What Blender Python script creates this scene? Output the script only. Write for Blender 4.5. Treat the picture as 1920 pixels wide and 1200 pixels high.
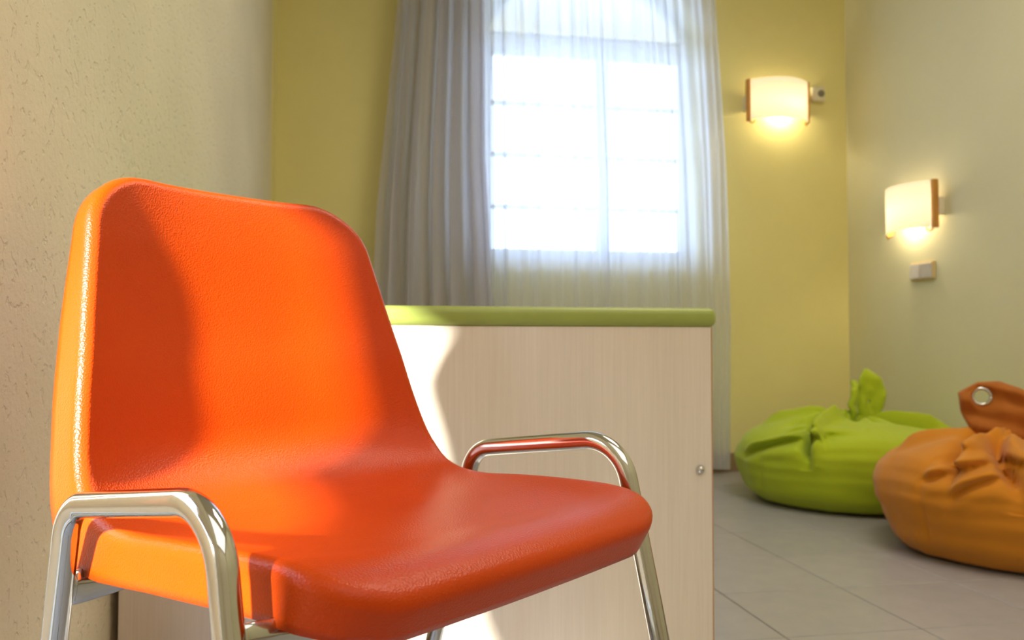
import bpy, bmesh, math, random
from math import sin, cos, pi, radians, sqrt, exp, atan2
from mathutils import Vector, Matrix, noise

random.seed(4)
for o in list(bpy.data.objects):
    bpy.data.objects.remove(o, do_unlink=True)
S = bpy.context.scene
COL = S.collection

# ------------------------------------------------------------------ camera, world, sun, lights, exposure
CAM_H, YAW, TILT, FPX = 0.62, radians(10.05), radians(1.81), 1580.0
cam_d = bpy.data.cameras.new('camera')
cam = bpy.data.objects.new('camera', cam_d)
COL.objects.link(cam)
cam.location = (0, 0, CAM_H)
cam.rotation_euler = (pi / 2 + TILT, 0, -YAW)
cam_d.sensor_width = 36.0
cam_d.lens = FPX / 1920 * 36.0
cam_d.clip_start = 0.01
cam_d.dof.use_dof = True
cam_d.dof.focus_distance = 0.80
cam_d.dof.aperture_fstop = 8.0
S.camera = cam

W = bpy.data.worlds.new('sky')
S.world = W
W.use_nodes = True
bg = W.node_tree.nodes['Background']
bg.inputs['Color'].default_value = (0.62, 0.75, 1.0, 1)
bg.inputs['Strength'].default_value = 7.8


def light(name, kind, loc, energy, color, size=0.1, rot=(0, 0, 0), **kw):
    d = bpy.data.lights.new(name, kind)
    d.energy = energy
    d.color = color
    if kind == 'AREA':
        d.shape = 'RECTANGLE'
        d.size = size
        d.size_y = kw.get('size_y', size)
    elif kind == 'SUN':
        d.angle = size
    else:
        d.shadow_soft_size = size
    o = bpy.data.objects.new(name, d)
    COL.objects.link(o)
    o.location = loc
    o.rotation_euler = rot
    return o


SUN_DIR = Vector((0.64 * cos(radians(24)), 0.768 * cos(radians(24)), -sin(radians(24)))).normalized()
sun = light('sun', 'SUN', (-3, -4, 3), 24.0, (1.0, 0.93, 0.82), radians(3.4))
sun.rotation_euler = SUN_DIR.to_track_quat('-Z', 'Y').to_euler()
light('ceiling_lamp_light', 'AREA', (1.3, 1.7, 2.70), 22, (1.0, 0.90, 0.76), 1.0, size_y=1.0)  # added overhead fill for the room, not an actual lamp
light('ceiling_lamp_light', 'AREA', (1.0, -0.8, 2.72), 27, (1.0, 0.96, 0.92), 2.4, size_y=2.4)  # second added fill, brightens the camera side from above
S.view_settings.view_transform = 'Standard'
S.view_settings.look = 'None'
S.view_settings.gamma = 1.0
S.view_settings.use_curve_mapping = False
S.view_settings.exposure = 0.13
S.cycles.max_bounces = 10
S.cycles.diffuse_bounces = 6
S.cycles.transparent_max_bounces = 24
S.cycles.sample_clamp_indirect = 6
S.cycles.caustics_reflective = False
S.cycles.caustics_refractive = False
S.cycles.use_denoising = True


# ------------------------------------------------------------------ helpers
def lin(c):
    return tuple(((v / 255) / 12.92 if v / 255 <= 0.04045 else ((v / 255 + 0.055) / 1.055) ** 2.4) for v in c) + (1.0,)


class NT:
    def __init__(self, name):
        self.m = bpy.data.materials.new(name)
        self.m.use_nodes = True
        self.t = self.m.node_tree
        self.n = self.t.nodes
        self.b = self.n.get('Principled BSDF')
        self.out = self.n.get('Material Output')

    def add(self, typ, **kw):
        nd = self.n.new(typ)
        for k, v in kw.items():
            if k in nd.inputs.keys():
                nd.inputs[k].default_value = v
            else:
                setattr(nd, k, v)
        return nd

    def link(self, a, b):
        self.t.links.new(a, b)

    def coords(self, scale=(1, 1, 1)):
        tc = self.add('ShaderNodeTexCoord')
        mp = self.add('ShaderNodeMapping')
        mp.inputs['Scale'].default_value = scale
        self.link(tc.outputs['Object'], mp.inputs['Vector'])
        return mp.outputs['Vector']

    def noise(self, vec, scale, detail=4, rough=0.55):
        nd = self.add('ShaderNodeTexNoise')
        nd.inputs['Scale'].default_value = scale
        nd.inputs['Detail'].default_value = detail
        nd.inputs['Roughness'].default_value = rough
        self.link(vec, nd.inputs['Vector'])
        return nd.outputs['Fac']

    def ramp(self, fac, stops):
        r = self.add('ShaderNodeValToRGB')
        e = r.color_ramp.elements
        e[0].position, e[0].color = stops[0]
        e[1].position, e[1].color = stops[-1]
        for p, c in stops[1:-1]:
            x = e.new(p)
            x.color = c
        self.link(fac, r.inputs['Fac'])
        return r.outputs['Color']

    def bump(self, height, strength, dist, prev=None):
        b = self.add('ShaderNodeBump')
        b.inputs['Strength'].default_value = strength
        b.inputs['Distance'].default_value = dist
        self.link(height, b.inputs['Height'])
        if prev:
            self.link(prev, b.inputs['Normal'])
        return b.outputs['Normal']


def g(v):
    return (v, v, v, 1)


def mat_simple(name, rgb, rough=0.5, metal=0.0, var=0.06, scale=20, bump=0.0, bscale=200, bdist=0.001, stretch=(1, 1, 1), spec=0.5):
    t = NT(name)
    c = lin(rgb)
    vec = t.coords(stretch)
    f = t.noise(vec, scale)
    lo = tuple(x * (1 - var) for x in c[:3]) + (1,)
    hi = tuple(min(1, x * (1 + var)) for x in c[:3]) + (1,)
    t.link(t.ramp(f, [(0.3, lo), (0.7, hi)]), t.b.inputs['Base Color'])
    t.b.inputs['Roughness'].default_value = rough
    t.b.inputs['Metallic'].default_value = metal
    t.b.inputs['Specular IOR Level'].default_value = spec
    if bump:
        t.link(t.bump(t.noise(t.coords(), bscale, 3), bump, bdist), t.b.inputs['Normal'])
    return t.m


def mat_plaster(name, rgb, coarse, fine, var=0.05):
    t = NT(name)
    c = lin(rgb)
    vec = t.coords()
    lo = tuple(x * (1 - var) for x in c[:3]) + (1,)
    hi = tuple(min(1, x * (1 + var)) for x in c[:3]) + (1,)
    t.link(t.ramp(t.noise(vec, 2.5, 5), [(0.3, lo), (0.7, hi)]), t.b.inputs['Base Color'])
    t.b.inputs['Roughness'].default_value = 0.85
    t.b.inputs['Specular IOR Level'].default_value = 0.15
    n1 = t.bump(t.noise(vec, 90, 6, 0.6), fine, 0.004)
    pits = t.ramp(t.noise(vec, 55, 3, 0.5), [(0.34, g(0)), (0.42, g(1))])
    n2 = t.bump(pits, coarse, 0.003, n1)
    t.link(n2, t.b.inputs['Normal'])
    return t.m


M = {}
M['wall_cream'] = mat_plaster('cream_plaster', (226, 218, 190), 0.55, 0.5)
M['wall_pale'] = mat_plaster('pale_green_plaster', (222, 218, 184), 0.08, 0.18, 0.02)
M['wall_yellow'] = mat_plaster('yellow_plaster', (230, 220, 152), 0.08, 0.2, 0.03)
M['ceiling'] = mat_plaster('white_ceiling_paint', (235, 230, 215), 0.05, 0.1, 0.02)
M['grout'] = mat_simple('grey_grout', (150, 142, 128), 0.5)
M['baseboard'] = mat_simple('brown_skirting', (150, 124, 92), 0.45)
M['win_white'] = mat_simple('white_window_paint', (225, 232, 238), 0.4)
M['beech'] = mat_simple('golden_beech_wood', (196, 138, 60), 0.4, 0, 0.2, 9, 0.1, 90, 0.001, (8, 8, 1))
M['brass'] = mat_simple('brass_hook', (212, 160, 70), 0.3, 1.0)
M['plate'] = mat_simple('beige_switch_plastic', (214, 190, 130), 0.4)
M['rocker'] = mat_simple('grey_white_switch_plastic', (206, 200, 196), 0.35)
M['sensor'] = mat_simple('white_sensor_plastic', (226, 218, 190), 0.45)
M['dark'] = mat_simple('dark_plastic', (60, 60, 56), 0.4)
M['greyp'] = mat_simple('grey_plastic', (128, 124, 104), 0.4)
M['outside'] = mat_plaster('tan_garden_render', (150, 128, 100), 0.2, 0.3)
M['paving'] = mat_plaster('light_grey_paving', (182, 178, 170), 0.2, 0.3)
M['rubber'] = mat_simple('black_rubber', (32, 32, 32), 0.7)
M['desk_green'] = mat_simple('olive_green_laminate', (158, 172, 84), 0.42, 0, 0.04, 30)
M['edge'] = mat_simple('tan_edge_band', (198, 152, 104), 0.5)
M['steel_white'] = mat_simple('white_bracket_metal', (225, 215, 190), 0.4)

# floor tile: satin ceramic
t = NT('beige_grey_ceramic_tile')
v = t.coords()
oi = t.add('ShaderNodeObjectInfo')
mx = t.add('ShaderNodeMixRGB')
mx.blend_type = 'MULTIPLY'
mx.inputs[0].default_value = 1
t.link(t.ramp(t.noise(v, 14, 6), [(0.3, lin((160, 158, 159))), (0.7, lin((172, 169, 168)))]), mx.inputs[1])
t.link(t.ramp(oi.outputs['Random'], [(0, g(0.93)), (1, g(1.0))]), mx.inputs[2])
t.link(mx.outputs[0], t.b.inputs['Base Color'])
t.b.inputs['Roughness'].default_value = 0.33
t.link(t.bump(t.noise(v, 60, 4), 0.06, 0.001), t.b.inputs['Normal'])
M['tile'] = t.m

# maple laminate with vertical grain
t = NT('pale_maple_laminate')
v = t.coords((60, 60, 1.2))
v2 = t.coords((9, 9, 0.35))
mx = t.add('ShaderNodeMixRGB')
mx.blend_type = 'MULTIPLY'
mx.inputs[0].default_value = 1
t.link(t.ramp(t.noise(v, 6, 4), [(0.3, lin((236, 223, 207))), (0.7, lin((243, 231, 216)))]), mx.inputs[1])
t.link(t.ramp(t.noise(v2, 3, 3), [(0.3, g(0.95)), (0.7, g(1.0))]), mx.inputs[2])
t.link(mx.outputs[0], t.b.inputs['Base Color'])
t.b.inputs['Roughness'].default_value = 0.45
M['maple'] = t.m

# orange polypropylene with fine leather grain
t = NT('orange_polypropylene')
v = t.coords()
t.link(t.ramp(t.noise(v, 6, 3), [(0.3, (0.54, 0.051, 0.0004, 1)), (0.7, (0.59, 0.058, 0.0004, 1))]), t.b.inputs['Base Color'])
t.b.inputs['Roughness'].default_value = 0.32
vo = t.add('ShaderNodeTexVoronoi')
vo.inputs['Scale'].default_value = 520
t.link(v, vo.inputs['Vector'])
n1 = t.bump(vo.outputs['Distance'], 0.4, 0.0007)
t.link(t.bump(t.noise(v, 900, 3), 0.12, 0.0004, n1), t.b.inputs['Normal'])
t.b.inputs['Specular IOR Level'].default_value = 0.24
M['orange'] = t.m

t = NT('polished_chrome')
t.b.inputs['Base Color'].default_value = (0.60, 0.60, 0.585, 1)
t.b.inputs['Metallic'].default_value = 1
v = t.coords()
t.link(t.ramp(t.noise(v, 40, 4), [(0.35, g(0.05)), (0.75, g(0.12))]), t.b.inputs['Roughness'])
M['chrome'] = t.m


def mat_cloth(name, rgb, rough=0.85, weave=900):
    t = NT(name)
    c = lin(rgb)
    v = t.coords()
    t.link(t.ramp(t.noise(v, 5, 5), [(0.3, tuple(x * 0.92 for x in c[:3]) + (1,)), (0.7, c)]), t.b.inputs['Base Color'])
    t.b.inputs['Roughness'].default_value = rough
    t.b.inputs['Sheen Weight'].default_value = 0.15
    n1 = t.bump(t.noise(v, 22, 4, 0.6), 0.25, 0.004)
    t.link(t.bump(t.noise(v, weave, 2), 0.15, 0.0005, n1), t.b.inputs['Normal'])
    return t.m


M['lime'] = mat_cloth('lime_green_canvas', (176, 196, 20))
M['bag_orange'] = mat_cloth('burnt_orange_canvas', (208, 132, 12))
M['bag_orange_dark'] = mat_cloth('rust_orange_canvas', (172, 96, 10))


def mat_curtain(name, rgb, transl, clear, clear_edge):
    t = NT(name)
    c = lin(rgb)
    d = t.add('ShaderNodeBsdfDiffuse')
    tr = t.add('ShaderNodeBsdfTranslucent')
    v = t.coords((120, 120, 3))
    colr = t.ramp(t.noise(v, 3, 3), [(0.3, tuple(x * 0.95 for x in c[:3]) + (1,)), (0.7, c)])
    t.link(colr, d.inputs['Color'])
    t.link(colr, tr.inputs['Color'])
    m1 = t.add('ShaderNodeMixShader')
    m1.inputs[0].default_value = transl
    t.link(d.outputs[0], m1.inputs[1])
    t.link(tr.outputs[0], m1.inputs[2])
    last = m1
    if clear > 0:
        lw = t.add('ShaderNodeLayerWeight')
        lw.inputs['Blend'].default_value = 0.5
        f = t.ramp(lw.outputs['Facing'], [(0.0, g(clear)), (0.95, g(clear_edge))])
        tp = t.add('ShaderNodeBsdfTransparent')
        m2 = t.add('ShaderNodeMixShader')
        t.link(f, m2.inputs[0])
        t.link(m1.outputs[0], m2.inputs[1])
        t.link(tp.outputs[0], m2.inputs[2])
        last = m2
    t.n.remove(t.b)
    t.link(last.outputs[0], t.out.inputs['Surface'])
    return t.m


M['drape'] = mat_curtain('grey_white_drape_cloth', (224, 223, 232), 0.56, 0.0, 0)
M['sheer'] = mat_curtain('white_sheer_voile', (236, 241, 255), 0.60, 0.22, 0.03)

t = NT('window_glass')
gl = t.add('ShaderNodeBsdfGlossy')
gl.inputs['Roughness'].default_value = 0.02
tp = t.add('ShaderNodeBsdfTransparent')
tp.inputs['Color'].default_value = (0.93, 0.96, 0.97, 1)
lw = t.add('ShaderNodeLayerWeight')
lw.inputs['Blend'].default_value = 0.5
fr = t.ramp(lw.outputs['Facing'], [(0.0, g(0.04)), (0.6, g(0.07)), (0.85, g(0.25)), (1.0, g(1.0))])
ms = t.add('ShaderNodeMixShader')
t.link(fr, ms.inputs[0])
t.link(tp.outputs[0], ms.inputs[1])
t.link(gl.outputs[0], ms.inputs[2])
t.n.remove(t.b)
t.link(ms.outputs[0], t.out.inputs['Surface'])
M['glass'] = t.m

t = NT('frosted_opal_glass')
d = t.add('ShaderNodeBsdfDiffuse')
d.inputs['Color'].default_value = (0.9, 0.82, 0.66, 1)
tr = t.add('ShaderNodeBsdfTranslucent')
tr.inputs['Color'].default_value = (1.0, 0.95, 0.82, 1)
m1 = t.add('ShaderNodeMixShader')
m1.inputs[0].default_value = 0.75
t.link(d.outputs[0], m1.inputs[1])
t.link(tr.outputs[0], m1.inputs[2])
em = t.add('ShaderNodeEmission')
em.inputs['Color'].default_value = (1.0, 0.90, 0.70, 1)
em.inputs['Strength'].default_value = 0.28
ad = t.add('ShaderNodeAddShader')
t.link(m1.outputs[0], ad.inputs[0])
t.link(em.outputs[0], ad.inputs[1])
t.n.remove(t.b)
t.link(ad.outputs[0], t.out.inputs['Surface'])
M['opal'] = t.m

t = NT('lit_bulb')
t.b.inputs['Base Color'].default_value = (1, 0.9, 0.7, 1)
t.b.inputs['Emission Color'].default_value = (1, 0.84, 0.55, 1)
t.b.inputs['Emission Strength'].default_value = 105
M['bulb'] = t.m


def mesh_obj(name, verts, faces, mat, parent=None, smooth=False, loc=None):
    me = bpy.data.meshes.new(name)
    me.from_pydata([tuple(p) for p in verts], [], faces)
    me.materials.append(M[mat] if isinstance(mat, str) else mat)
    bm = bmesh.new()
    bm.from_mesh(me)
    bmesh.ops.recalc_face_normals(bm, faces=bm.faces)
    bm.to_mesh(me)
    bm.free()
    if smooth:
        for p in me.polygons:
            p.use_smooth = True
    o = bpy.data.objects.new(name, me)
    COL.objects.link(o)
    if parent:
        o.parent = parent
    if loc:
        o.location = loc
    return o


def bm_obj(name, bm, mat, parent=None, smooth=False):
    me = bpy.data.meshes.new(name)
    bmesh.ops.recalc_face_normals(bm, faces=bm.faces)
    bm.to_mesh(me)
    bm.free()
    me.materials.append(M[mat])
    if smooth:
        for p in me.polygons:
            p.use_smooth = True
    o = bpy.data.objects.new(name, me)
    COL.objects.link(o)
    if parent:
        o.parent = parent
    return o


def box(name, lo, hi, mat, parent=None, bevel=0.0, seg=2, smooth=False):
    bm = bmesh.new()
    bmesh.ops.create_cube(bm, size=1)
    for v in bm.verts:
        v.co = Vector(((lo[0] + hi[0]) / 2 + v.co.x * (hi[0] - lo[0]), (lo[1] + hi[1]) / 2 + v.co.y * (hi[1] - lo[1]), (lo[2] + hi[2]) / 2 + v.co.z * (hi[2] - lo[2])))
    if bevel:
        bmesh.ops.bevel(bm, geom=list(bm.edges), offset=bevel, segments=seg, profile=0.5, affect='EDGES')
    return bm_obj(name, bm, mat, parent, smooth)


def empty(name, loc, label, cat, group=None, rz=0):
    o = bpy.data.objects.new(name, None)
    COL.objects.link(o)
    o.location = loc
    o.rotation_euler = (0, 0, rz)
    o['label'] = label
    o['category'] = cat
    if group:
        o['group'] = group
    return o


def tag(o, label, cat, group=None):
    o['label'] = label
    o['category'] = cat
    if group:
        o['group'] = group
    return o


def structure(o, label=None, cat=None):
    o['kind'] = 'structure'
    if label:
        o['label'] = label
    if cat:
        o['category'] = cat
    return o


def sweep(path, radius, seg=20, caps=True):
    """tube of given radius (number or list, or list of (rw, rh)) along path points"""
    n = len(path)
    P = [Vector(p) for p in path]
    T = []
    for i in range(n):
        a = P[max(0, i - 1)]
        b = P[min(n - 1, i + 1)]
        T.append((b - a).normalized())
    up = Vector((0, 0, 1)) if abs(T[0].z) < 0.9 else Vector((1, 0, 0))
    N = (up - T[0] * up.dot(T[0])).normalized()
    verts, faces = [], []
    for i in range(n):
        if i:
            ax = T[i - 1].cross(T[i])
            if ax.length > 1e-8:
                N = Matrix.Rotation(T[i - 1].angle(T[i]), 3, ax.normalized()) @ N
            N = (N - T[i] * N.dot(T[i])).normalized()
        B = T[i].cross(N)
        r = radius[i] if isinstance(radius, (list, tuple)) else radius
        rw, rh = (r if isinstance(r, (list, tuple)) else (r, r))
        for k in range(seg):
            a = 2 * pi * k / seg
            verts.append(P[i] + B * rw * cos(a) + N * rh * sin(a))
    for i in range(n - 1):
        for k in range(seg):
            k2 = (k + 1) % seg
            faces.append((i * seg + k, i * seg + k2, (i + 1) * seg + k2, (i + 1) * seg + k))
    if caps:
        faces.append(tuple(range(seg)))
        faces.append(tuple((n - 1) * seg + k for k in range(seg)))
    return verts, faces


def round_path(pts, radii, step=10):
    out = [Vector(pts[0])]
    for i in range(1, len(pts) - 1):
        p, a, b = Vector(pts[i]), Vector(pts[i - 1]), Vector(pts[i + 1])
        u, w = (a - p).normalized(), (b - p).normalized()
        ang = u.angle(w)
        d = radii[i - 1] / math.tan(ang / 2)
        c = p + (u + w).normalized() * (radii[i - 1] / sin(ang / 2))
        s, e = p + u * d - c, p + w * d - c
        tot = s.angle(e)
        ax = s.cross(e).normalized()
        for k in range(step + 1):
            out.append(c + Matrix.Rotation(tot * k / step, 3, ax) @ s)
    out.append(Vector(pts[-1]))
    # subdivide the long straight runs a little
    res = [out[0]]
    for a, b in zip(out, out[1:]):
        m = max(1, int((b - a).length / 0.04))
        for k in range(1, m + 1):
            res.append(a.lerp(b, k / m))
    return res


# ------------------------------------------------------------------ room shell
XL, XR, YB, YF, HC = -0.398, 2.46, 3.96, -2.2, 2.75


def arch_wall(name, mat, to3, a0, a1, h0, w0, w1, sill, spring, rise, thick):
    """wall in (a, z, depth); opening a in [w0, w1] with an elliptical head; to3 maps to world"""
    verts, faces = [], []

    def V(a, z, d):
        verts.append(to3(a, z, d))
        return len(verts) - 1
    n = 24
    cols = [w0 + (w1 - w0) * (0.5 - 0.5 * cos(pi * i / n)) for i in range(n + 1)]

    def head(a):
        s = (a - (w0 + w1) / 2) / ((w1 - w0) / 2)
        return spring + rise * sqrt(max(0, 1 - s * s))
    for d in (0, thick):
        for (x0, x1) in ((a0, w0), (w1, a1)):
            q = [V(x0, 0, d), V(x1, 0, d), V(x1, h0, d), V(x0, h0, d)]
            faces.append(q)
        lo = [V(a, 0, d) for a in cols]
        si = [V(a, sill, d) for a in cols]
        hd = [V(a, head(a), d) for a in cols]
        tp = [V(a, h0, d) for a in cols]
        for i in range(n):
            faces.append([lo[i], lo[i + 1], si[i + 1], si[i]])
            faces.append([hd[i], hd[i + 1], tp[i + 1], tp[i]])
        if d == 0:
            keep = (si, hd)
        else:
            for A, B in zip(keep, (si, hd)):
                for i in range(n):
                    faces.append([A[i], A[i + 1], B[i + 1], B[i]])
            for i in (0, n):
                faces.append([keep[0][i], keep[1][i], hd[i], si[i]])
    me = bpy.data.meshes.new(name)
    me.from_pydata([tuple(v) for v in verts], [], faces)
    me.materials.append(M[mat])
    bm = bmesh.new()
    bm.from_mesh(me)
    bmesh.ops.remove_doubles(bm, verts=bm.verts, dist=1e-5)
    bmesh.ops.recalc_face_normals(bm, faces=bm.faces)
    bm.to_mesh(me)
    bm.free()
    o = bpy.data.objects.new(name, me)
    COL.objects.link(o)
    return structure(o), head


WX0, WX1, WSILL, WSPR, WRISE = 0.56, 1.66, 1.03, 2.15, 0.36
_, head1 = arch_wall('wall_back', 'wall_yellow', lambda a, z, d: (a, YB + d, z), XL - 0.12, XR + 0.12, HC, WX0, WX1, WSILL, WSPR, WRISE, 0.22)
LY0, LY1, LSILL, LSPR, LRISE = -0.30, 0.95, 0.06, 1.05, 0.05
_, head2 = arch_wall('wall_left', 'wall_cream', lambda a, z, d: (XL - d, a, z), YF, YB, HC, LY0, LY1, LSILL, LSPR, LRISE, 0.10)
structure(box('wall_right', (XR, YF, 0), (XR + 0.12, YB, HC), 'wall_pale'))
structure(box('wall_front', (XL - 0.1, YF - 0.12, 0), (XR + 0.12, YF, HC), 'wall_cream'))
structure(box('ceiling', (XL - 0.1, YF - 0.12, HC), (XR + 0.12, YB + 0.22, HC + 0.1), 'ceiling'))
floor = structure(box('floor', (XL - 0.1, YF - 0.12, -0.08), (XR + 0.12, YB + 0.22, -0.003), 'grout'))
# ceramic tiles: each a piece of the floor
TS, TX, TY = 0.322, 1.214, 2.010
tile_me = {}
ix0, ix1 = math.floor((XL - TX) / TS), math.ceil((XR - TX) / TS)
iy0, iy1 = math.floor((-0.6 - TY) / TS), math.ceil((YB - TY) / TS)
for i in range(ix0, ix1):
    for j in range(iy0, iy1):
        x0, x1 = max(XL, TX + i * TS + 0.0015), min(XR, TX + (i + 1) * TS - 0.0015)
        y0, y1 = TY + j * TS + 0.0015, min(YB, TY + (j + 1) * TS - 0.0015)
        if x1 - x0 < 0.01 or y1 - y0 < 0.01:
            continue
        key = (round(x1 - x0, 4), round(y1 - y0, 4))
        if key not in tile_me:
            o = box('tile', (-key[0] / 2, -key[1] / 2, -0.008), (key[0] / 2, key[1] / 2, 0), 'tile', floor, 0.0012, 1)
            tile_me[key] = o.data
        else:
            o = bpy.data.objects.new('tile', tile_me[key])
            COL.objects.link(o)
            o.parent = floor
        o.location = ((x0 + x1) / 2, (y0 + y1) / 2, random.uniform(-0.0003, 0.0))
structure(box('baseboard_back', (XL, YB - 0.012, 0), (XR, YB, 0.092), 'baseboard', None, 0.002, 1))
structure(box('baseboard_right', (XR - 0.012, YF, 0), (XR, YB - 0.0125, 0.092), 'baseboard', None, 0.002, 1))
structure(box('baseboard_left', (XL, 0.95, 0), (XL + 0.010, YB - 0.0125, 0.092), 'baseboard', None, 0.002, 1))

# arched window at the back
win = bpy.data.objects.new('window_1', None)
COL.objects.link(win)
win.location = (0, YB + 0.13, 0)
structure(win, 'arched white window with thin glazing bars behind the sheer curtain', 'window')


def arch_band(name, x0, x1, z0, spr, rise, wdt, y0, y1, parent, mat):
    """arched frame: posts, sill piece and curved head as one band"""
    cx, hw = (x0 + x1) / 2, (x1 - x0) / 2
    outer = [(x0, z0), (x0, spr)]
    inner = [(x0 + wdt, z0 + wdt), (x0 + wdt, spr)]
    for k in range(1, 24):
        a = pi - pi * k / 24
        outer.append((cx + hw * cos(a), spr + rise * sin(a)))
        inner.append((cx + (hw - wdt) * cos(a), spr + (rise - wdt) * sin(a)))
    outer += [(x1, spr), (x1, z0)]
    inner += [(x1 - wdt, spr), (x1 - wdt, z0 + wdt)]
    n = len(outer)
    vs, fs = [], []
    for (p, y) in ((outer, y0), (inner, y0), (inner, y1), (outer, y1)):
        vs += [(q[0], y, q[1]) for q in p]
    for i in range(n):
        j = (i + 1) % n
        for r in range(4):
            r2 = (r + 1) % 4
            fs.append((r * n + i, r * n + j, r2 * n + j, r2 * n + i))
    return mesh_obj(name, vs, fs, mat, parent)


arch_band('window_frame', WX0, WX1, WSILL, WSPR, WRISE, 0.045, 0, 0.05, win, 'win_white')
box('transom', (WX0 + 0.045, 0.0, 2.105), (WX1 - 0.045, 0.05, 2.190), 'win_white', win, 0.004, 1)
xm = 1.195
box('mullion', (xm - 0.016, -0.004, WSILL + 0.045), (xm + 0.016, 0.046, 2.105), 'win_white', win, 0.004, 1)
box('window_sill', (WX0, -0.128, WSILL - 0.001), (WX1, 0.0, WSILL + 0.012), 'win_white', win, 0.003, 1)
zs = [1.315, 1.576, 1.835]
for (x0, x1) in ((WX0 + 0.045, xm - 0.016), (xm + 0.016, WX1 - 0.045)):
    sash = bpy.data.objects.new('sash', None)
    COL.objects.link(sash)
    sash.parent = win
    for (a, b, c, d) in ((x0, x0 + 0.018, WSILL + 0.045, 2.105), (x1 - 0.018, x1, WSILL + 0.045, 2.105)):
        box('stile', (a, 0.005, c), (b, 0.040, d), 'win_white', sash, 0.003, 1)
    for (c, d) in ((WSILL + 0.045, WSILL + 0.075), (2.075, 2.105)):
        box('rail', (x0 + 0.018, 0.005, c), (x1 - 0.018, 0.040, d), 'win_white', sash, 0.003, 1)
    for z in zs:
        box('glazing_bar', (x0 + 0.018, 0.008, z - 0.011), (x1 - 0.018, 0.036, z + 0.011), 'win_white', sash, 0.003, 1)
    edges = [WSILL + 0.075] + zs + [2.075]
    for c, d in zip(edges, edges[1:]):
        box('pane', (x0 + 0.018, 0.02, c + 0.011), (x1 - 0.018, 0.024, d - 0.011), 'glass', sash)
# fanlight pane in the arch
cx, hw = (WX0 + WX1) / 2, (WX1 - WX0) / 2 - 0.045
pts = [(cx + hw * cos(pi * k / 24), max(2.19, WSPR + (WRISE - 0.045) * sin(pi * k / 24))) for k in range(25)]
vs = [(p[0], 0.02, p[1]) for p in pts] + [(p[0], 0.024, p[1]) for p in pts]
fs = [tuple(range(25)), tuple(range(25, 50))] + [(i, (i + 1) % 25, 25 + (i + 1) % 25, 25 + i) for i in range(25)]
mesh_obj('pane', vs, fs, 'glass', win)
# low arched window in the left wall, beside the camera: the sun comes in through it
win2 = bpy.data.objects.new('window_2', None)
COL.objects.link(win2)
structure(win2, 'low window with a slightly arched head in the cream left wall', 'window')
win2.location = (XL - 0.06, 0, 0)
win2.rotation_euler = (0, 0, pi / 2)
arch_band('window_frame', LY0, LY1, LSILL, LSPR, LRISE, 0.02, 0, 0.03, win2, 'win_white')
pts = [(LY0 + 0.02, LSILL + 0.02), (LY0 + 0.02, LSPR)] + [((LY0 + LY1) / 2 - ((LY1 - LY0) / 2 - 0.02) * cos(pi * k / 20), LSPR + (LRISE - 0.02) * sin(pi * k / 20)) for k in range(1, 20)] + [(LY1 - 0.02, LSPR), (LY1 - 0.02, LSILL + 0.02)]
n = len(pts)
vs = [(p[0], 0.013, p[1]) for p in pts] + [(p[0], 0.017, p[1]) for p in pts]
fs = [tuple(range(n)), tuple(range(n, 2 * n))] + [(i, (i + 1) % n, n + (i + 1) % n, n + i) for i in range(n)]
mesh_obj('pane', vs, fs, 'glass', win2)

poly = [(-0.30, 0.76), (0.515, 0.76), (0.525, 0.88), (0.572, 0.99), (0.625, 1.12), (-0.30, 1.12)]  # outline of an added panel, shaped to limit the sun beam
structure(mesh_obj('wall_left_panel', [(XL - 0.10, y, z) for y, z in poly] + [(XL, y, z) for y, z in poly],
                   [tuple(range(6)), tuple(range(6, 12))] + [(i, (i + 1) % 6, 6 + (i + 1) % 6, 6 + i) for i in range(6)], 'wall_cream'))
structure(box('wall_left_panel', (XL - 0.10, -0.30, 0.05), (XL, 0.10, 0.76), 'wall_cream'))  # added blocker, stops sun through the near end of the opening

structure(box('wall_outside', (-2.7, -2.5, -0.2), (-2.5, 6.0, 1.9), 'outside'))  # added unseen wall, keeps bright sky out of the chrome reflections
structure(box('ground', (-2.5, -6.0, -0.3), (XL - 0.12, 9.0, -0.1), 'outside'))  # unseen ground added along with the blocking wall
structure(box('ground', (-4, YB + 0.22, -0.3), (6.5, 16.0, -0.1), 'paving'))  # unseen ground added to set the light bounced up to the eave
structure(box('roof_eave', (-0.6, YB + 0.22, 2.62), (2.9, YB + 1.7, 2.72), 'ceiling'))  # added overhang, dims the sky behind the fanlight
structure(box('trim_1', (XL, YB - 0.17, 0.10), (XL + 0.001, YB, HC), 'wall_yellow'))  # thin yellow band on the left wall beside the back corner

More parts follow.
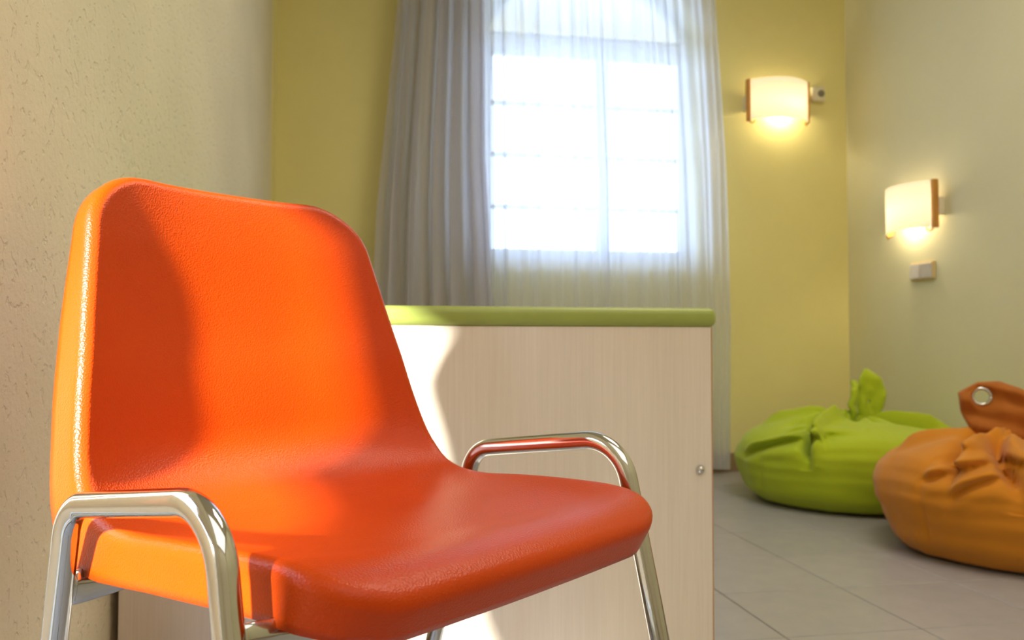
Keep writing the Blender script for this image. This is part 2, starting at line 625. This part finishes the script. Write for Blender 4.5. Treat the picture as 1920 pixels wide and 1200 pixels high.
# ------------------------------------------------------------------ curtains
def curtain(name, mat, xl, xr, y0, z0, z1, nf, amp, nu, nz, seed, parent=None, var=0.25):
    """xl, xr: functions of z; folds run down the cloth"""
    rnd = random.Random(seed)
    ph = [rnd.uniform(0, 2 * pi) for _ in range(6)]
    vs, fs = [], []
    for j in range(nz + 1):
        z = z1 + (z0 - z1) * j / nz
        for i in range(nu + 1):
            u = i / nu
            uu = u + 0.012 * sin(2 * pi * 3 * u + ph[0] + z * 0.6) + 0.006 * sin(2 * pi * 7 * u + ph[1] - z)
            a = 2 * pi * nf * uu
            k = 1 + var * noise.noise(Vector((u * nf * 1.3, z * 0.55, seed)))* 2
            s = sin(a + 0.5 * sin(a + ph[2])) + 0.35 * sin(2.3 * a + ph[3] + z * 0.7)
            y = y0 + amp * k * s + 0.01 * noise.noise(Vector((u * 6, z * 1.2, seed + 9)))
            x = xl(z) + (xr(z) - xl(z)) * u + amp * 0.45 * cos(a + ph[4]) * (1 if 0.02 < u < 0.98 else 0)
            vs.append((x, y, z))
    w = nu + 1
    for j in range(nz):
        for i in range(nu):
            fs.append((j * w + i, j * w + i + 1, (j + 1) * w + i + 1, (j + 1) * w + i))
    return mesh_obj(name, vs, fs, mat, parent, True)


def lerpf(pts):
    def f(z):
        for (za, xa), (zb, xb) in zip(pts, pts[1:]):
            if z <= zb:
                return xa + (xb - xa) * max(0, (z - za)) / (zb - za)
        return pts[-1][1]
    return f


drape = curtain('curtain', 'drape', lerpf([(0, 0.02), (0.8, 0.04), (1.25, 0.06), (2.2, 0.15), (2.66, 0.19)]), lerpf([(0, 0.60), (0.8, 0.58), (1.5, 0.545), (2.2, 0.54), (2.66, 0.53)]), YB - 0.17, 0.03, 2.66, 5.5, 0.034, 260, 30, 3, None, 0.45)
tag(drape, 'gathered grey-white drape hanging in folds beside the bright window', 'curtain')
sheer = curtain('sheer_curtain', 'sheer', lerpf([(0, 0.50), (2.66, 0.50)]), lerpf([(0, 1.765), (0.75, 1.775), (1.5, 1.755), (2.2, 1.712), (2.66, 1.68)]), YB - 0.085, 0.025, 2.66, 15, 0.013, 420, 30, 11)
tag(sheer, 'white translucent voile curtain hanging across the bright arched window', 'curtain')
rod = empty('curtain_rod', (0, YB - 0.125, 2.69), 'metal curtain rod above the window holding drape and voile', 'curtain rod')
for dy in (-0.045, 0.04):
    mesh_obj('rod', *sweep([(0.05 + 1.75 * k / 6, dy, 0) for k in range(7)], 0.010, 14), 'win_white', rod, True)
for x in (0.12, 1.74):
    box('bracket', (x - 0.012, -0.055, -0.012), (x + 0.012, 0.124, 0.012), 'win_white', rod, 0.002, 1)

# ------------------------------------------------------------------ desk
DX0, DX1, DY0, DY1 = -0.385, 0.632, 1.46, 2.12
desk = empty('desk', (0.13, 1.8, 0), 'pale maple laminate desk with a rounded olive green top behind the orange chair', 'desk')


def rel(o, p):
    o.location = Vector(o.location) - Vector(p.location)
    return o


def at(p, v):
    return tuple(Vector(v) - Vector(p.location))


box('top', at(desk, (DX0, DY0 - 0.008, 0.656)), at(desk, (DX1 + 0.008, DY1 + 0.006, 0.691)), 'desk_green', desk, 0.013, 5, True)
box('front_panel', at(desk, (DX0, DY0, 0.02)), at(desk, (DX1 - 0.002, DY0 + 0.019, 0.656)), 'maple', desk, 0.0008, 1)
box('edge_strip', at(desk, (DX1 - 0.002, DY0 + 0.0002, 0.02)), at(desk, (DX1, DY0 + 0.0188, 0.656)), 'edge', desk)
for x in (DX0 + 0.002, DX1 - 0.062):
    box('side_panel', at(desk, (x, DY0 + 0.019, 0.0)), at(desk, (x + 0.022, DY1 - 0.01, 0.656)), 'maple', desk, 0.0008, 1)
# domed chrome screw cap
vs, fs = [], []
prof = [(0.0, 0.0075), (0.0025, 0.0072), (0.0045, 0.006), (0.0058, 0.004), (0.0062, 0.002), (0.0068, 0.0015), (0.0068, 0.0)]
for (r, y) in prof:
    for k in range(20):
        a = 2 * pi * k / 20
        vs.append((r * cos(a), -y, r * sin(a)))
for i in range(len(prof) - 1):
    for k in range(20):
        fs.append((i * 20 + k, i * 20 + (k + 1) % 20, (i + 1) * 20 + (k + 1) % 20, (i + 1) * 20 + k))
cap = mesh_obj('screw_cap', vs, fs, 'chrome', desk, True)
cap.scale = (1.2, 1.1, 1.2)
cap.location = at(desk, (0.607, DY0, 0.396))
cap['label'] = 'domed chrome screw cap near the right edge'

# ------------------------------------------------------------------ orange chair
CHX, CHY, CHR = 0.0249, 0.8634, -0.8582
chair = empty('chair', (CHX, CHY, 0), 'glossy orange plastic shell chair with chrome tube loop arms, in front of the maple desk', 'chair', None, CHR)
PROF = [(.196, .4475), (.184, .4555), (.165, .4625), (.14, .4665), (.11, .468), (.05, .467), (-.01, .4645), (-.060, .4615), (-.090, .4625), (-.114, .4665), (-.138, .4765), (-.157, .495), (-.171, .520), (-.186, .562), (-.199, .609), (-.2105, .645), (-.2225, .685), (-.237, .735), (-.248, .770), (-.259, .806)]


def catmull(P, n):
    P = [Vector((p[0], 0, p[1])) for p in P]
    P = [2 * P[0] - P[1]] + P + [2 * P[-1] - P[-2]]
    out = []
    for i in range(1, len(P) - 2):
        p0, p1, p2, p3 = P[i - 1:i + 3]
        for k in range(12):
            t = k / 12
            out.append(0.5 * ((2 * p1) + (p2 - p0) * t + (2 * p0 - 5 * p1 + 4 * p2 - p3) * t * t + (3 * p1 - p0 - 3 * p2 + p3) * t ** 3))
    out.append(P[-2])
    L = [0]
    for a, b in zip(out, out[1:]):
        L.append(L[-1] + (b - a).length)
    return out, L


cp, cl = catmull(PROF, 12)
LT = cl[-1]


def prof_at(s):
    s = min(max(s, 0), LT)
    lo = 0
    for i in range(len(cl) - 1):
        if cl[i + 1] >= s:
            lo = i
            break
    f = (s - cl[lo]) / max(1e-9, cl[lo + 1] - cl[lo])
    p = cp[lo].lerp(cp[lo + 1], f)
    a, b = cp[max(0, lo - 2)], cp[min(len(cp) - 1, lo + 3)]
    tg = (b - a).normalized()
    nrm = Vector((tg.z, 0, -tg.x))
    if nrm.dot(Vector((0.3, 0, 0.6))) < 0:
        nrm = -nrm
    return p, nrm


def smooth(a, b, x):
    t = min(1, max(0, (x - a) / (b - a)))
    return t * t * (3 - 2 * t)


def halfw(p):
    if p.z > 0.49:
        w = 0.175 + (0.807 - p.z) * 0.1735
    else:
        w = 0.230 - 0.012 * smooth(-0.02, 0.2, p.x)
    return w - 0.007


def dish(s):
    # depth of the hollow at the centre line along the profile
    back = smooth(0.31, 0.42, s) * (0.038 - 0.014 * smooth(0.50, LT, s))
    seat = smooth(0.0, 0.10, s) * (1 - smooth(0.33, 0.46, s)) * 0.015
    return back + seat


RC_F, RC_B = 0.055, 0.060


def inset(s):
    if s < RC_F:
        d = RC_F - s
        return RC_F - sqrt(max(0, RC_F ** 2 - d ** 2))
    if s > LT - RC_B:
        d = s - (LT - RC_B)
        return RC_B - sqrt(max(0, RC_B ** 2 - d ** 2))
    return 0.0


rows = []
nr = 84
for j in range(nr + 1):
    t = j / nr
    # denser rows near the two ends
    rows.append(LT * (t - 0.11 * sin(2 * pi * t) / (2 * pi) * 4 * 0.9 if False else (t + (0.5 - 0.5 * cos(pi * t) - t) * 0.85)))
nc = 44


def shell_pt(y, s):
    p, nrm = prof_at(s)
    w = halfw(p)
    f = max(0.0, 1 - (abs(y) / w) ** 3.0)
    q = p - nrm * dish(s) * f
    bow = 0.006 * (1 - (y / w) ** 2) * (1 - smooth(0, 0.07, s))   # front edge bows forward a touch
    return Vector((q.x + bow, y, q.z)), nrm


grid = []
norms = []
for s in rows:
    p, _ = prof_at(s)
    hw_ = max(0.02, halfw(p) - inset(s))
    row, nrow = [], []
    for i in range(nc + 1):
        u = -1 + 2 * i / nc
        u = 0.65 * u + 0.35 * sin(u * pi / 2)
        q, nn = shell_pt(u * hw_, s)
        row.append(q)
        nrow.append((nn, s))
    grid.append(row)
    norms.append(nrow)
vs, fs = [], []
for row in grid:
    vs += row
w_ = nc + 1
for j in range(nr):
    for i in range(nc):
        fs.append((j * w_ + i, j * w_ + i + 1, (j + 1) * w_ + i + 1, (j + 1) * w_ + i))
loop = [(0, i) for i in range(nc + 1)] + [(j, nc) for j in range(1, nr + 1)] + [(nr, i) for i in range(nc - 1, -1, -1)] + [(j, 0) for j in range(nr - 1, 0, -1)]
nl = len(loop)
base = [grid[j][i] for j, i in loop]
prev = [j * w_ + i for j, i in loop]
RR = 0.013
out_dirs, ndirs, deps = [], [], []
for k in range(nl):
    T = (base[(k + 1) % nl] - base[k - 1]).normalized()
    nn, s = norms[loop[k][0]][loop[k][1]]
    o_ = T.cross(nn)
    c_ = Vector((0, 0, 0))
    ctr = shell_pt(0, min(max(s, 0.12), LT - 0.12))[0]
    if o_.dot(base[k] - ctr) < 0:
        o_ = -o_
    o_ = (o_ - nn * o_.dot(nn)).normalized()
    out_dirs.append(o_)
    ndirs.append(nn)
    # flange depth along the outline: seat skirt, deep at the bend, shallow at the top
    fb = smooth(0.36, 0.46, s)
    dep = 0.026 * (1 - smooth(0.0, 0.06, s)) + 0.030 * smooth(0.0, 0.06, s) * (1 - fb) + fb * (0.036 - 0.020 * smooth(0.48, LT, s))
    dep += 0.014 * exp(-((s - 0.345) / 0.05) ** 2)
    deps.append(dep)
# smooth the directions a little round the outline
for _ in range(3):
    out_dirs = [(out_dirs[k - 1] + out_dirs[k] * 2 + out_dirs[(k + 1) % nl]).normalized() for k in range(nl)]
steps = [(RR * sin(a), -RR * (1 - cos(a)), 0.0) for a in [radians(x) for x in (12, 24, 36, 48, 60, 72, 82)]]
for (oo, dd, _) in steps:
    ring = []
    for k in range(nl):
        vs.append(base[k] + out_dirs[k] * oo + ndirs[k] * dd)
        ring.append(len(vs) - 1)
    for k in range(nl):
        k2 = (k + 1) % nl
        fs.append((prev[k], prev[k2], ring[k2], ring[k]))
    prev = ring
o1, d1, _ = steps[-1]
for q in (0.25, 0.5, 0.75, 1.0):
    ring = []
    for k in range(nl):
        vs.append(base[k] + out_dirs[k] * (o1 + q * deps[k] * 0.10) + ndirs[k] * (d1 - q * deps[k]))
        ring.append(len(vs) - 1)
    for k in range(nl):
        k2 = (k + 1) % nl
        fs.append((prev[k], prev[k2], ring[k2], ring[k]))
    prev = ring
shell = mesh_obj('seat_shell', vs, fs, 'orange', chair, True)
# make sure normals face the sitter, then give the plastic its thickness behind
me = shell.data
cen = me.polygons[(nr // 4) * nc + nc // 2]
if cen.normal.z < 0:
    me.flip_normals()
sd = shell.modifiers.new('thickness', 'SOLIDIFY')
sd.thickness = 0.004
sd.offset = -1

# side frames: one bent chrome tube per side
LW, LL, ZR, ZF = 0.52, 0.2269, 0.4847, 0.5135
DXR, DYR, DXF, DYF = 0.2572, -0.0238, 0.2143, 0.0214
legs = {}
for sgn in (-1, 1):
    y = sgn * LW / 2
    a = Vector((-LL / 2, y, ZR))
    b = Vector((LL / 2, y, ZF))
    ra = Vector((-DXR, sgn * DYR, -1))
    rb = Vector((DXF, sgn * DYF, -1))
    fa, fb_ = a + ra * (ZR - 0.012), b + rb * (ZF - 0.012)
    legs[sgn] = (a, ra, b, rb)
    fr_ = mesh_obj('leg_frame', *sweep(round_path([fa, a, b, fb_], [0.040, 0.052], 14), 0.011, 24), 'chrome', chair, True)
    for ft, dr in ((fa, ra), (fb_, rb)):
        d_ = dr.normalized()
        pth = [ft - d_ * 0.022, ft - d_ * 0.004, ft + d_ * 0.009, ft + d_ * 0.0105]
        mesh_obj('foot_cap', *sweep(pth, [0.0132, 0.0134, 0.0134, 0.010], 18), 'rubber', fr_, True)


def crossbar(name, tz, which):
    p = {}
    for sgn in (-1, 1):
        a, ra, b, rb = legs[sgn]
        c, d_ = (a, ra) if which == 'rear' else (b, rb)
        p[sgn] = c + d_ * tz
    A, B = p[-1], p[1]
    n = 30
    path, rad = [], []
    for k in range(n + 1):
        t = k / n
        q = A.lerp(B, t)
        e = min(t, 1 - t) * (B - A).length
        fl = 1 - smooth(0.012, 0.085, e)
        q.z -= 0.000
        path.append(q)
        rad.append((0.0095 * (1 - fl) + 0.0045 * fl, 0.0095 * (1 - fl) + 0.0155 * fl))
    return mesh_obj(name, *sweep(path, rad, 20), 'chrome', chair, True)


crossbar('crossbar', 0.076, 'rear')
crossbar('crossbar', 0.096, 'front')

# ------------------------------------------------------------------ wall lamps
def sconce(name, loc, rz, label, bulb_dx):
    """local frame: wall plane y = 0, lamp bulges towards -y"""
    r = empty(name, loc, label, 'wall lamp', 'beech and opal glass wall lamps', rz)
    hw, zh = 0.158, 0.105
    box('back_plate', (-0.06, -0.018, -0.045), (0.06, -0.0005, 0.045), 'steel_white', r, 0.004, 2)
    for s in (-1, 1):
        post = box('wooden_post', (s * hw - 0.0095, -0.059, -zh), (s * hw + 0.0095, -0.032, zh), 'beech', r, 0.003, 2)
        arm = box('bracket', (min(s * hw, s * 0.05), -0.028, -0.012), (max(s * hw, s * 0.05), -0.014, 0.012), 'steel_white', r, 0.002, 1)
        box('standoff', (s * hw - 0.008, -0.031, -0.05), (s * hw + 0.008, -0.0005, 0.03), 'steel_white', r, 0.003, 1)
        pth = [(s * (hw - 0.004), -0.050, -zh - 0.002), (s * (hw - 0.006), -0.058, -zh - 0.010), (s * (hw - 0.014), -0.064, -zh - 0.012), (s * (hw - 0.022), -0.069, -zh - 0.006), (s * (hw - 0.024), -0.071, -zh + 0.006)]
        mesh_obj('hook', *sweep(pth, 0.004, 10), 'brass', r, True)
    vs, fs = [], []
    n = 24
    ring = []
    for off in (0.0, 0.004):
        for z in (-zh + 0.004, zh - 0.004):
            for k in range(n + 1):
                a = -1 + 2 * k / n
                x = a * (hw - 0.005)
                y = -0.060 - (0.070) * (1 - a * a) - off
                vs.append((x, y, z))
    w = n + 1
    for L in range(2):
        for k in range(n):
            fs.append((2 * L * w + k, 2 * L * w + k + 1, (2 * L + 1) * w + k + 1, (2 * L + 1) * w + k))
    for k in range(n):
        for q in (0, 1):
            fs.append((q * w + k, q * w + k + 1, (2 + q) * w + k + 1, (2 + q) * w + k))
    mesh_obj('glass_shade', vs, fs, 'opal', r, True)
    # bulb: a lathe, on a small socket
    vs, fs = [], []
    pr = [(0.0, -0.048), (0.012, -0.046), (0.021, -0.036), (0.024, -0.024), (0.021, -0.008), (0.014, 0.010), (0.011, 0.018), (0.0, 0.018)]
    for (q, z) in pr:
        for k in range(14):
            vs.append((q * cos(2 * pi * k / 14), q * sin(2 * pi * k / 14), z))
    for i in range(len(pr) - 1):
        for k in range(14):
            fs.append((i * 14 + k, i * 14 + (k + 1) % 14, (i + 1) * 14 + (k + 1) % 14, (i + 1) * 14 + k))
    b = mesh_obj('bulb', vs, fs, 'bulb', r, True)
    b.location = (bulb_dx, -0.050, -0.02)
    b.visible_shadow = True
    so = mesh_obj('socket', *sweep([(bulb_dx, -0.050, 0.0), (bulb_dx, -0.050, 0.02), (bulb_dx, -0.050, 0.045)], 0.014, 14), 'steel_white', r, True)
    return r


sconce('wall_lamp', (2.055, YB, 1.855), 0, 'lit opal glass wall lamp with beech posts on the yellow wall beside the window', 0.03)
sconce('wall_lamp', (XR, 3.385, 1.235), -pi / 2, 'lit opal glass wall lamp with beech posts on the pale wall above the double switch', -0.03)

# small white box beside the lamp
sn = empty('wall_sensor', (2.292, YB, 1.912), 'small white plastic box with a dark knob beside the upper wall lamp', 'sensor')
box('housing', (-0.034, -0.030, -0.038), (0.034, -0.0005, 0.038), 'sensor', sn, 0.006, 3, False)
vs, fs = sweep([(0.010, -0.029, 0.002), (0.010, -0.034, 0.002), (0.010, -0.036, 0.002)], [0.018, 0.018, 0.014], 18)
mesh_obj('knob', vs, fs, 'greyp', sn, True)

# double light switch
sw = empty('light_switch', (XR, 3.365, 0.956), 'beige double rocker light switch on the pale wall under the lower lamp', 'switch', None, -pi / 2)
box('plate', (-0.080, -0.012, -0.041), (0.080, -0.0005, 0.041), 'plate', sw, 0.005, 3)
for s in (-1, 1):
    rk = box('rocker', (-0.035, -0.012, -0.034), (0.035, 0.0, 0.034), 'rocker', sw, 0.004, 2)
    rk.location = (s * 0.0375 - 0.002, -0.010, 0)
    rk.rotation_euler = (radians(4 * s), 0, 0)

# ------------------------------------------------------------------ bean bags
def beanbag(name, loc, label, mat, mat_h, R, H, creases, seed, folds=(), sy=1.0, rz=0):
    r = empty(name, loc, label, 'bean bag', None, rz)
    prof = [(0.0, 0.0), (0.45, 0.0), (0.72, 0.004), (0.82, 0.035), (0.91, 0.15), (0.97, 0.35), (1.0, 0.50), (0.985, 0.62), (0.945, 0.73), (0.86, 0.82), (0.71, 0.90), (0.53, 0.965), (0.34, 1.0), (0.22, 0.98), (0.14, 0.96), (0.085, 0.97), (0.05, 1.06)]
    pr = []
    for i in range(len(prof) - 1):
        for k in range(9):
            t = k / 9
            pr.append((prof[i][0] + (prof[i + 1][0] - prof[i][0]) * t, prof[i][1] + (prof[i + 1][1] - prof[i][1]) * t, i + t))
    pr.append((*prof[-1], len(prof) - 1.0))
    for _ in range(3):
        pr = [pr[0]] + [((pr[i - 1][0] + 2 * pr[i][0] + pr[i + 1][0]) / 4, (pr[i - 1][1] + 2 * pr[i][1] + pr[i + 1][1]) / 4, pr[i][2]) for i in range(1, len(pr) - 1)] + [pr[-1]]
    na = 320
    vs, fs = [], []
    for (q, z, ti) in pr:
        for k in range(na):
            a = 2 * pi * k / na
            d = Vector((cos(a), sin(a), 0))
            nv = noise.noise(Vector((cos(a) * 1.3, sin(a) * 1.3, z * 1.6 + seed)))
            rad = R * q * (1 + 0.05 * nv * smooth(0.2, 0.6, q))
            zz = H * z * (1 + 0.08 * noise.noise(Vector((cos(a) * q * 1.6 + 5, sin(a) * q * 1.6, seed * 1.7))) * smooth(0.1, 0.5, z))
            # pleats pulled towards the knot and folds running out from it
            top = smooth(9.0, 11.5, ti)
            for (ca, wd, dp, r0, r1, tw) in creases:
                cc = ca + tw * (q - 0.3)
                da = (a - cc + pi) % (2 * pi) - pi
                e = smooth(r0 - 0.12, r0 + 0.05, q) * (1 - smooth(r1 - 0.12, r1 + 0.12, q)) if ti > 6 else 0
                lat = da * q * R
                if lat > 0:
                    prof_ = -exp(-(lat / wd) ** 2) * 1.0 + 0.7 * exp(-((lat - wd * 2.6) / (wd * 1.8)) ** 2)
                else:
                    prof_ = -exp(-(lat / (wd * 2.2)) ** 2)
                zz += dp * prof_ * e
                if ti < 11:
                    rad += dp * 0.6 * prof_ * e
            if ti > 11:
                am = smooth(0.62, 0.15, q) if False else (1 - smooth(0.12, 0.55, q))
                zz += (0.014 * (abs(sin(a * 5.5 + seed + 2 * q)) - 0.5) + 0.012 * (abs(sin(a * 9.5 + 2 * seed - 3 * q)) - 0.5)) * am * smooth(0.06, 0.15, q)
            # slanting shoulder folds: cloth lapping over a groove
            for (fa, fz, fb, fz2, dep_) in folds:
                w0 = (a - radians(fa)) / radians(fb - fa)
                if -0.15 < w0 < 1.15 and ti > 5:
                    e = smooth(-0.12, 0.15, w0) * (1 - smooth(0.6, 1.1, w0)) * smooth(0.52, 0.70, q)
                    zc = fz + (fz2 - fz) * w0 + 0.018 * sin(pi * min(1, max(0, w0)))
                    rad += e * dep_ * (0.75 * exp(-((zz - zc - 0.020) / 0.016) ** 2) - 1.2 * exp(-((zz - zc) / 0.008) ** 2) + 0.25 * exp(-((zz - zc + 0.03) / 0.02) ** 2))
                    zz += e * dep_ * 0.5 * exp(-((zz - zc - 0.015) / 0.02) ** 2)
            # panel seams: shallow grooves down the sides
            for sa in (252, 312, 12, 72, 132, 192):
                ds = ((a - radians(sa) + pi) % (2 * pi) - pi) * max(q, 0.3) * R
                rad -= 0.005 * exp(-(ds / 0.006) ** 2) * smooth(3, 5, ti) * (1 - smooth(11, 12, ti))
            # side wrinkles: soft horizontal rolls near the floor
            if 2.5 < ti < 9:
                rad += 0.006 * noise.noise(Vector((a * 1.2, zz * 26, seed + 3))) * smooth(2.5, 4, ti)
                rad += 0.008 * noise.noise(Vector((cos(a) * 5, sin(a) * 5, zz * 5 + seed)))
            vs.append((d.x * rad, d.y * rad * sy, max(0.0, zz)))
    for i in range(len(pr) - 1):
        for k in range(na):
            k2 = (k + 1) % na
            fs.append((i * na + k, i * na + k2, (i + 1) * na + k2, (i + 1) * na + k))
    fs.append(tuple((len(pr) - 1) * na + k for k in range(na)))
    body = mesh_obj('body', vs, fs, mat, r, True)
    return r, body


def tab(name, outline, hole, hr, thick, mat, parent, seed, wr=0.010, bend=0.0):
    """puffy cloth tab in the local xz plane with an eyelet hole; outline is a closed polygon of (x, z)"""
    n = 72
    hx, hz = hole
    # radial distance to the outline for each angle
    pts = []
    m = len(outline)
    for k in range(n):
        a = 2 * pi * k / n
        dx, dz = cos(a), sin(a)
        best = None
        for i in range(m):
            x1, z1 = outline[i][0] - hx, outline[i][1] - hz
            x2, z2 = outline[(i + 1) % m][0] - hx, outline[(i + 1) % m][1] - hz
            ex, ez = x2 - x1, z2 - z1
            den = dx * ez - dz * ex
            if abs(den) < 1e-9:
                continue
            tt = (x1 * ez - z1 * ex) / den
            uu = (x1 * dz - z1 * dx) / den
            if tt > 0 and -1e-6 <= uu <= 1 + 1e-6:
                best = max(best or 0, tt)
        pts.append(best or 0.03)
    for _ in range(1):
        pts = [(pts[k - 1] + 4 * pts[k] + pts[(k + 1) % n]) / 6 for k in range(n)]
    nrg = 14
    vs, fs = [], []
    for side in (-1, 1):
        for j in range(nrg + 1):
            f = j / nrg
            for k in range(n):
                a = 2 * pi * k / n
                rr = hr + (pts[k] - hr) * f
                x, z = hx + rr * cos(a), hz + rr * sin(a)
                th = thick * (0.35 + 0.65 * (sin(pi * min(1, f * 1.1) ** 0.8) if f < 0.9 else sin(pi * 0.99 ** 0.8)) )
                th = thick * sqrt(max(0.0, 1 - (max(0, f - 0.55) / 0.45) ** 2)) * (0.5 + 0.5 * smooth(0, 0.3, f))
                wv = wr * noise.noise(Vector((x * 22, z * 22, seed))) * smooth(0, 0.25, f) + wr * 0.8 * noise.noise(Vector((x * 9 + z * 30, z * 8, seed + 4))) * smooth(0.1, 0.4, f)
                y = side * th + wv + bend * (x * x)
                vs.append((x, y, z))
    w = n
    for sd_ in range(2):
        o_ = sd_ * (nrg + 1) * n
        for j in range(nrg):
            for k in range(n):
                k2 = (k + 1) % n
                fs.append((o_ + j * w + k, o_ + j * w + k2, o_ + (j + 1) * w + k2, o_ + (j + 1) * w + k))
    o2 = (nrg + 1) * n
    for k in range(n):
        k2 = (k + 1) % n
        fs.append((k, k2, o2 + k2, o2 + k))
        fs.append((nrg * n + k, nrg * n + k2, o2 + nrg * n + k2, o2 + nrg * n + k))
    hnd = mesh_obj(name, vs, fs, mat, parent, True)
    if hr > 0.008:
        for side in (-1, 1):
            rp = [(hx + (hr + 0.002) * cos(2 * pi * k / 40), side * thick * 0.5, hz + (hr + 0.002) * sin(2 * pi * k / 40)) for k in range(41)]
            e = mesh_obj('eyelet', *sweep(rp, 0.0045, 10), 'chrome', hnd, True)
            e['label'] = 'round silver metal eyelet'
    return hnd


lime_cr = [(radians(205), 0.011, 0.075, 0.34, 0.95, 0.35), (radians(246), 0.014, 0.022, 0.08, 0.34, -0.7), (radians(312), 0.011, 0.070, 0.08, 0.62, 0.3), (radians(272), 0.012, 0.018, 0.10, 0.34, 0.5),
           (radians(345), 0.016, 0.040, 0.10, 0.7, -0.3), (radians(182), 0.014, 0.030, 0.1, 0.6, 0.3), (radians(140), 0.02, 0.040, 0.1, 0.7, 0), (radians(95), 0.02, 0.04, 0.1, 0.7, 0.2), (radians(40), 0.02, 0.04, 0.1, 0.75, 0)]
lime, lb = beanbag('beanbag', (1.978, 3.165, 0), 'lime green bean bag with a twisted top knot in the corner, farther from the camera', 'lime', 'lime', 0.472, 0.335, lime_cr, 2.3, [(180, 0.19, 240, 0.292, 0.034), (246, 0.300, 258, 0.29, 0.016), (292, 0.320, 322, 0.265, 0.026), (196, 0.27, 226, 0.315, 0.020), (268, 0.03, 300, 0.045, 0.010)])
hd = tab('handle', [(-0.040, -0.03), (0.03, -0.03), (0.062, 0.05), (0.066, 0.11), (0.040, 0.165), (-0.025, 0.200), (-0.045, 0.15), (-0.050, 0.07)], (0.0, 0.06), 0.004, 0.016, 'lime', lime, 3)
hd.location = (0.060, -0.01, 0.335)
hd.rotation_euler = (radians(-4), radians(6), radians(-20))
hd = tab('handle', [(-0.055, -0.03), (0.04, -0.03), (0.055, 0.06), (0.05, 0.13), (0.0, 0.155), (-0.05, 0.12), (-0.07, 0.05)], (0.0, 0.105), 0.020, 0.014, 'lime', lime, 8)
hd.location = (0.005, 0.0, 0.335)
hd.rotation_euler = (radians(3), radians(-12), radians(52))

or_cr = [(radians(190), 0.014, 0.045, 0.15, 0.9, 0.4), (radians(212), 0.014, 0.045, 0.40, 0.95, 0.5), 
         (radians(318), 0.016, 0.040, 0.45, 0.85, 0.2), (radians(20), 0.02, 0.04, 0.1, 0.7, 0), (radians(80), 0.02, 0.04, 0.1, 0.7, 0.2), (radians(140), 0.02, 0.045, 0.1, 0.75, 0)]
ob, obb = beanbag('beanbag', (1.955, 2.27, 0), 'burnt orange bean bag with a looped eyelet handle, nearer by the right wall', 'bag_orange', 'bag_orange_dark', 0.395, 0.345, or_cr, 6.1, [(194, 0.235, 240, 0.300, 0.028), (206, 0.200, 232, 0.262, 0.018), (210, 0.045, 300, 0.030, 0.010), (225, 0.085, 300, 0.070, 0.008), (192, 0.290, 222, 0.325, 0.014)])
hd = tab('handle', [(-0.05, -0.02), (0.06, -0.02), (0.11, 0.03), (0.125, 0.085), (0.075, 0.145), (0.01, 0.172), (-0.05, 0.168), (-0.105, 0.135), (-0.098, 0.075), (-0.085, 0.045)], (-0.040, 0.123), 0.0225, 0.020, 'bag_orange_dark', ob, 5, 0.016)
hd.location = (-0.064, -0.010, 0.345)
hd.rotation_euler = (radians(-6), 0, radians(-36))
